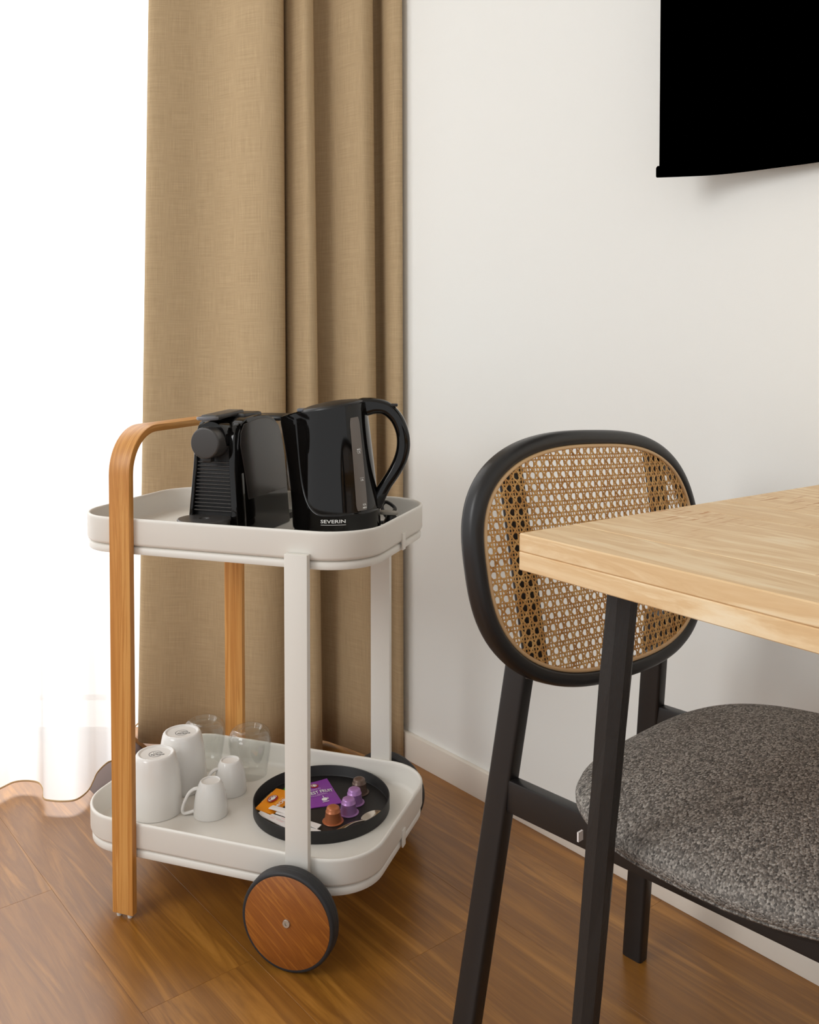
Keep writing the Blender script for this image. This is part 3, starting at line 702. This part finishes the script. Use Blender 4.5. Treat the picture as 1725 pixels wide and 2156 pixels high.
def teapot(cx, cy, r):
    g = [disc(cx+.05*r, cy-.12*r, .52*r, .46*r), disc(cx+.05*r, cy+.38*r, .14*r, .12*r)]
    g.append(quadline(cx-.4*r, cy-.1*r, cx-.78*r, cy+.28*r, .22*r)); g.append(arcgeo(.3*r, .42*r, -1.4, 1.4, 10, cx+.42*r, cy-.1*r))
    g += [tg(ch, .42*r, cx+.74*r*cos(a), cy+.74*r*sin(a), .02, 1, a-pi/2) for ch, a in zip('TEEKANNE', [radians(205-k*25) for k in range(8)])]
    return g
zs = ZC
sachet([(650, 1704), (722, 1691.5), (688.5, 1640.5), (622, 1657)], (zs, zs, zs, zs), 'tea_sachet', M_pu, 'purple forest fruit tea sachet behind the white post', 'tea sachets on the round tray', 'tea sachet',
       [([disc(.50, .80, .13, .10)], M_red, 'logo', 'round red logo'),
        (teapot(.50, .80, .105)+[tg('FOREST FRUIT', .150, .47, .51, .016, 1.05), disc(.56, .21, .085, .05), quadline(.47, .13, .66, .13, .018), arcgeo(.02, .035, -1.3, 1.3, 8, .645, .22), quadline(.56, .27, .56, .34, .02)], M_wprint, 'lettering', 'white lettering and cup drawing'),
        ([tg('PREMIUM', .085, .46, .63, .0), tg('WALDBEEREN', .085, .46, .40, .0)], M_lil, 'lettering', None)])
sachet([(536.5, 1704), (574, 1717), (628, 1674), (582, 1660.5)], (zs+.012, zs+.002, zs, zs+.004), 'tea_sachet', M_or, 'orange tea sachet left of the white post on the round tray', 'tea sachets on the round tray', 'tea sachet', [])
# orange print laid out in its own orientation (text runs along the long edge)
def orange_marks():
    o = [x for x in bpy.data.objects if x.name.startswith('tea_sachet')][-1]
    P = [at_z(x, y, z) for (x, y), z in zip([(536.5, 1704), (582, 1660.5), (628, 1674), (574, 1717)], (zs+.012, zs+.004, zs, zs+.002))]
    c = sum(P, Vector())/4
    def S(a, b):  # a along the left long edge, b down
        b = 1-b; p = P[0]*(1-a)*(1-b)+P[1]*a*(1-b)+P[2]*a*b+P[3]*(1-a)*b
        return p-c+Vector((0, 0, .0042))
    mapgeo([disc(.50, .66, .17, .19)], S, 'logo', M_red, o)['label'] = 'round red logo'
    up = Vector((0, 0, .0005))
    mapgeo([(g[0], g[1]) for g in teapot(.50, .66, .17)]+[tg('MORGEN', .19, .62, .16, .02, 1.2)], lambda a, b: S(a, b)+up, 'lettering', M_wprint, o)['label'] = 'white lettering'
    mapgeo([tg('KRAEUTERTEE', .075, .5, .93, 0, 1.2), tg('PREMIUM', .08, .5, .32, 0, 1.2)], S, 'lettering', M_pale, o)
orange_marks()
sachet([(590, 1675), (652, 1702), (664, 1690), (600, 1658)], (zs+.0002,)*4, 'tea_sachet', M_gr, 'green tea sachet mostly under the orange and purple ones', 'tea sachets on the round tray', 'tea sachet', th=.0008, bulge=0)
for i, (cr, dz, lb) in enumerate((
        ([(541.5, 1716), (642, 1763), (650, 1754), (549, 1708)], (.010, .001, .001, .010), 'white sugar stick lowest in the heap, along the tray rim'),
        ([(565, 1719.5), (668, 1761), (676, 1750.5), (574, 1714)], (.003, .001, .001, .004), 'white sugar stick second in the heap, end showing right of the post'),
        ([(580, 1713), (668, 1746), (677, 1738), (588, 1706)], (.006, .003, .003, .006), 'white sugar stick across the middle of the heap'),
        ([(565.5, 1703), (644, 1727), (652, 1719), (575, 1696)], (.009, .006, .006, .009), 'white sugar stick on top of the orange sachet'))):
    m_ = []
    if i < 2: m_ = [([tg('sugar  zucker  sucre', .055, .45, .5, 0, 6)], pbr('pink print', rgb(226, 170, 172), .6), 'lettering', None)]
    sachet(cr, [zs+d for d in dz], 'sugar_stick', M_sug, lb, 'white sugar sticks', 'sugar sachet', m_, th=.0012, bulge=.0016)

# ================================================================ dining table
TX, TY, TA = .1062, .8779, -.9388; TZ = .7532; TT = .0361
tb = empty('dining_table', (TX, TY, 0), TA, 'pale mango-wood dining table with black chamfered legs at the right', 'table')
TLn, TWd = 1.25, .655
cuts = [0, .075, .25, .325, .50, TWd]
for i in range(5):
    a, b = cuts[i], cuts[i+1]
    box('tabletop_plank', (0, TLn, a+.0001, b-.0001, TZ-.0178, TZ), M_table, tb, .0006 if i else .0012, seg=1)
box('tabletop_board', (0, TLn, 0, TWd, TZ-TT, TZ-.0180), M_board, tb, .0010, seg=1)['label'] = 'lower lamination with a darker joint line'
def tleg(k, m, outw):
    rs = []; nz_ = 14; rnd = random.Random(int(k*100+m*1000))
    for i in range(nz_+1):
        h_ = i/nz_; z = (TZ-TT)*h_; sh = .056*(1-h_)
        r = .0118+.0032*h_
        loop = []
        for j in range(8):
            a = pi/8+2*pi*j/8; rr = r*(1.13 if j % 2 else 1.02)+rnd.uniform(-.0006, .0006)
            loop.append((k+outw[0]*sh+rr*cos(a), m+outw[1]*sh+rr*sin(a), z))
        rs.append(loop)
    v, f = rings(rs); o = mesh('leg', v, f, M_legblack, tb)
    for p in o.data.polygons: p.use_smooth = False
    return o
s2 = .7071
tleg(.072, .070, (-s2, -s2)); tleg(TLn-.072, .07, (s2, -s2)); tleg(.072, TWd-.07, (-s2, s2)); tleg(TLn-.072, TWd-.07, (s2, s2))

# ================================================================ chair
CH = dict(fx=.3462, fy=1.3714, ca=-.818, W=.3961, l=.1142, k=.0832, zr=.4167, hr=.0398, zb=.6683, sb=.089, A=.2471, B=.1607, rc=.1073, n=2.72, cv=-.014, rr=.0594, sh=.0842, no=.0045)
co, si = cos(CH['ca']), sin(CH['ca'])
ox = CH['fx']+si*CH['W']/2; oy = CH['fy']-co*CH['W']/2
# local frame: x = forward s, y = away side (-n);  n positive = near side
ch = empty('dining_chair', (ox, oy, 0), CH['ca'], 'black chair with round rattan back and grey tweed seat at the table', 'chair')
def Lc(s, n, z): return Vector((s, -n, z))
def bsurf(u, w_, off=0):
    s = CH['sb']-w_*sin(CH['rc'])+CH['cv']*(u/CH['A'])**2 + off*cos(CH['rc']); z = CH['zb']+w_*cos(CH['rc'])+CH['rr']*u+off*sin(CH['rc'])
    return Lc(s, u+CH['no']+CH['sh']*w_, z)
def sell(t, off=0):
    a, b, n = CH['A']-off, CH['B']-off, CH['n']; c_, s_ = cos(t), sin(t)
    return a*math.copysign(abs(c_)**(2/n), c_), b*math.copysign(abs(s_)**(2/n), s_)
def even(off, n):
    T = [sell(2*pi*k/2000, off) for k in range(2000)]; L_ = [0]
    for i in range(1, 2001): a = T[i % 2000]; b = T[i-1]; L_.append(L_[-1]+sqrt((a[0]-b[0])**2+(a[1]-b[1])**2))
    out = []; j = 0
    for k in range(n):
        g = L_[-1]*k/n
        while L_[j+1] < g: j += 1
        out.append(T[j % 2000])
    return out
# black frame ring: section in (inset, depth)
def ring_part(name, sec, n, mat):
    vs = []; fs = []; m = len(sec)
    c0 = even(.012, n)
    for i in range(n):
        a = c0[(i-2) % n]; b = c0[(i+2) % n]; d = Vector((b[0]-a[0], b[1]-a[1])).normalized(); inn = Vector((-d.y, d.x))
        for q in sec:
            vs.append(bsurf(c0[i][0]+inn.x*(q[0]-.012), c0[i][1]+inn.y*(q[0]-.012), q[1]))
        for j in range(m): fs.append((i*m+j, i*m+(j+1) % m, ((i+1) % n)*m+(j+1) % m, ((i+1) % n)*m+j))
    return mesh(name, vs, fs, mat, ch, smooth=True)
ring_part('back_frame', [(.0098+x, y-.004) for x, y in rrect(.0098, .0125, .0085, 5)], 160, M_blackmetal)
o = ring_part('rattan_edging', [(.0206+x, .004+y) for x, y in circ(.0026, 8)], 160, M_spline)
o['label'] = 'thin light rattan edging'
# cane webbing: octagon weave of flat strands
pch = .01405; IA, IB = CH['A']-.0195, CH['B']-.0195
def inside(u, w_): return (abs(u/IA)**CH['n']+abs(w_/IB)**CH['n']) < 1
vs = []; fs = []
def strand(p0, d, hw_, lay, th=.0007):
    """p0 start, d unit direction in (u,w); clipped to the opening"""
    L_ = .62; n = 220; run = []
    for k in range(n+1):
        q = (p0[0]+d[0]*(k/n-.5)*L_*1.3, p0[1]+d[1]*(k/n-.5)*L_*1.3)
        if inside(*q): run.append(q)
    if len(run) < 2: return
    m = max(2, int((Vector(run[-1])-Vector(run[0])).length/(pch/2))); side = (-d[1]*hw_, d[0]*hw_)
    base_ = len(vs)
    for i in range(m+1):
        q = (run[0][0]+(run[-1][0]-run[0][0])*i/m, run[0][1]+(run[-1][1]-run[0][1])*i/m)
        o_ = .0018+lay*.0008+.0004*(1 if i % 2 else -1)
        for sgn, oo in ((-1, 0), (0, -.0003), (1, 0)): vs.append(bsurf(q[0]+sgn*side[0], q[1]+sgn*side[1], o_+oo))
        for sgn in (1, -1): vs.append(bsurf(q[0]+sgn*side[0]*.8, q[1]+sgn*side[1]*.8, o_+th))
    for i in range(m):
        for j in range(5): fs.append((base_+5*i+j, base_+5*i+(j+1) % 5, base_+5*i+5+(j+1) % 5, base_+5*i+5+j))
nu_, nw_ = 17, 11
for k in range(-nu_, nu_+1):
    for e in (-.17, .17): strand((k*pch+e*pch, 0), (0, 1), .0009, 1)
for k in range(-nw_, nw_+1):
    for e in (-.17, .17): strand((0, k*pch+e*pch), (1, 0), .0009, 0)
q2 = 1/sqrt(2)
for k in range(-30, 31):
    c_ = (k+.5)*pch
    strand((c_/2, -c_/2), (q2, q2), .00095, 2.1); strand((c_/2, c_/2), (q2, -q2), .00095, 1.6)
me = bpy.data.meshes.new('cane_webbing'); me.from_pydata([tuple(p) for p in vs], [], fs); me.materials.append(M_cane); me.update()
cw_ = bpy.data.objects.new('cane_webbing', me); COL.objects.link(cw_); cw_.parent = ch; cw_['kind'] = 'stuff'; cw_['label'] = 'open octagonal rattan weave'
# rear legs up to the frame, then the uprights behind the webbing
def bar(name, path_, hx, hy, mat=M_blackmetal, up=Vector((1, 0, 0)), r=.004):
    v, f = sweep([Vector(p) for p in path_], lambda i, t: rrect(hx, hy, r, 3), up=up); return mesh(name, v, f, mat, ch, smooth=True)
for sd in (1, -1):
    def lp(z): return Lc(CH['l']*z, sd*(CH['W']/2-CH['k']*z), z)
    zj = .565 if sd > 0 else .555
    bar('rear_leg', [lp(0), lp(.2), lp(.4), lp(.5), lp(zj)], .0105, .0165)
    nn_ = sd*(CH['W']/2-CH['k']*zj)
    pts = []
    for w_ in [-.132+.264*k/8 for k in range(9)]: pts.append(bsurf(nn_*1.03, w_, -.0105))
    bar('back_upright', pts, .0175, .0065)
    # side rail
    n_ = sd*(CH['W']/2-CH['k']*.4)
    z1, z0 = CH['zr'], CH['zr']-CH['hr']
    v, f = boxg(CH['l']*.4+.008, .52, -n_-.008, -n_+.008, z0, z1); mesh('side_rail', v, f, M_blackmetal, ch, bevel=.003)
    bar('front_leg', [Lc(.545, sd*.205, 0), Lc(.525, sd*.185, .2), Lc(.505, sd*.168, z1-.002)], .0105, .0165)
box('front_rail', (.49, .51, -.16, .16, .378, .415), M_blackmetal, ch, .003)
# seat pan + cushion
SX, SA, SB = .366, .238, .237
def seatloop(sc, z, n=3.15, N_=96):
    out = []
    for k in range(N_):
        t = 2*pi*k/N_; c_, s_ = cos(t), sin(t)
        x_ = SX+(SA*sc)*math.copysign(abs(c_)**(2/n), c_); tp = 1-.40*max(0, (x_-.37)/.24)**1.4
        out.append((x_, (SB*sc)*math.copysign(abs(s_)**(2/n), s_)*tp, z))
    return out
v, f = rings([seatloop(.86, .408), seatloop(.90, .410), seatloop(.90, .4195), seatloop(.86, .420)]); mesh('seat_pan', v, f, M_blackmetal, ch, smooth=True)
pr = [(.90, .4195), (.945, .4200), (.965, .4212), (.972, .4232), (.968, .4245), (.985, .4275), (.998, .433), (1.0, .438), (.988, .4445), (.955, .4490), (.90, .4535), (.8, .4585), (.65, .4635), (.45, .4670), (.2, .4688), (.05, .469)]
v, f = rings([seatloop(a, z) for a, z in pr]); mesh('seat_cushion', v, f, M_seat, ch, smooth=True)['label'] = 'grey tweed upholstered seat'
tgp = Lc(.20, .222, .418)
mesh('care_tag', *boxg(-.001, .001, -.004, .004, -.007, .003), M_sug, ch, loc=(.203, -.222, .425))['label'] = 'small white fabric tag'
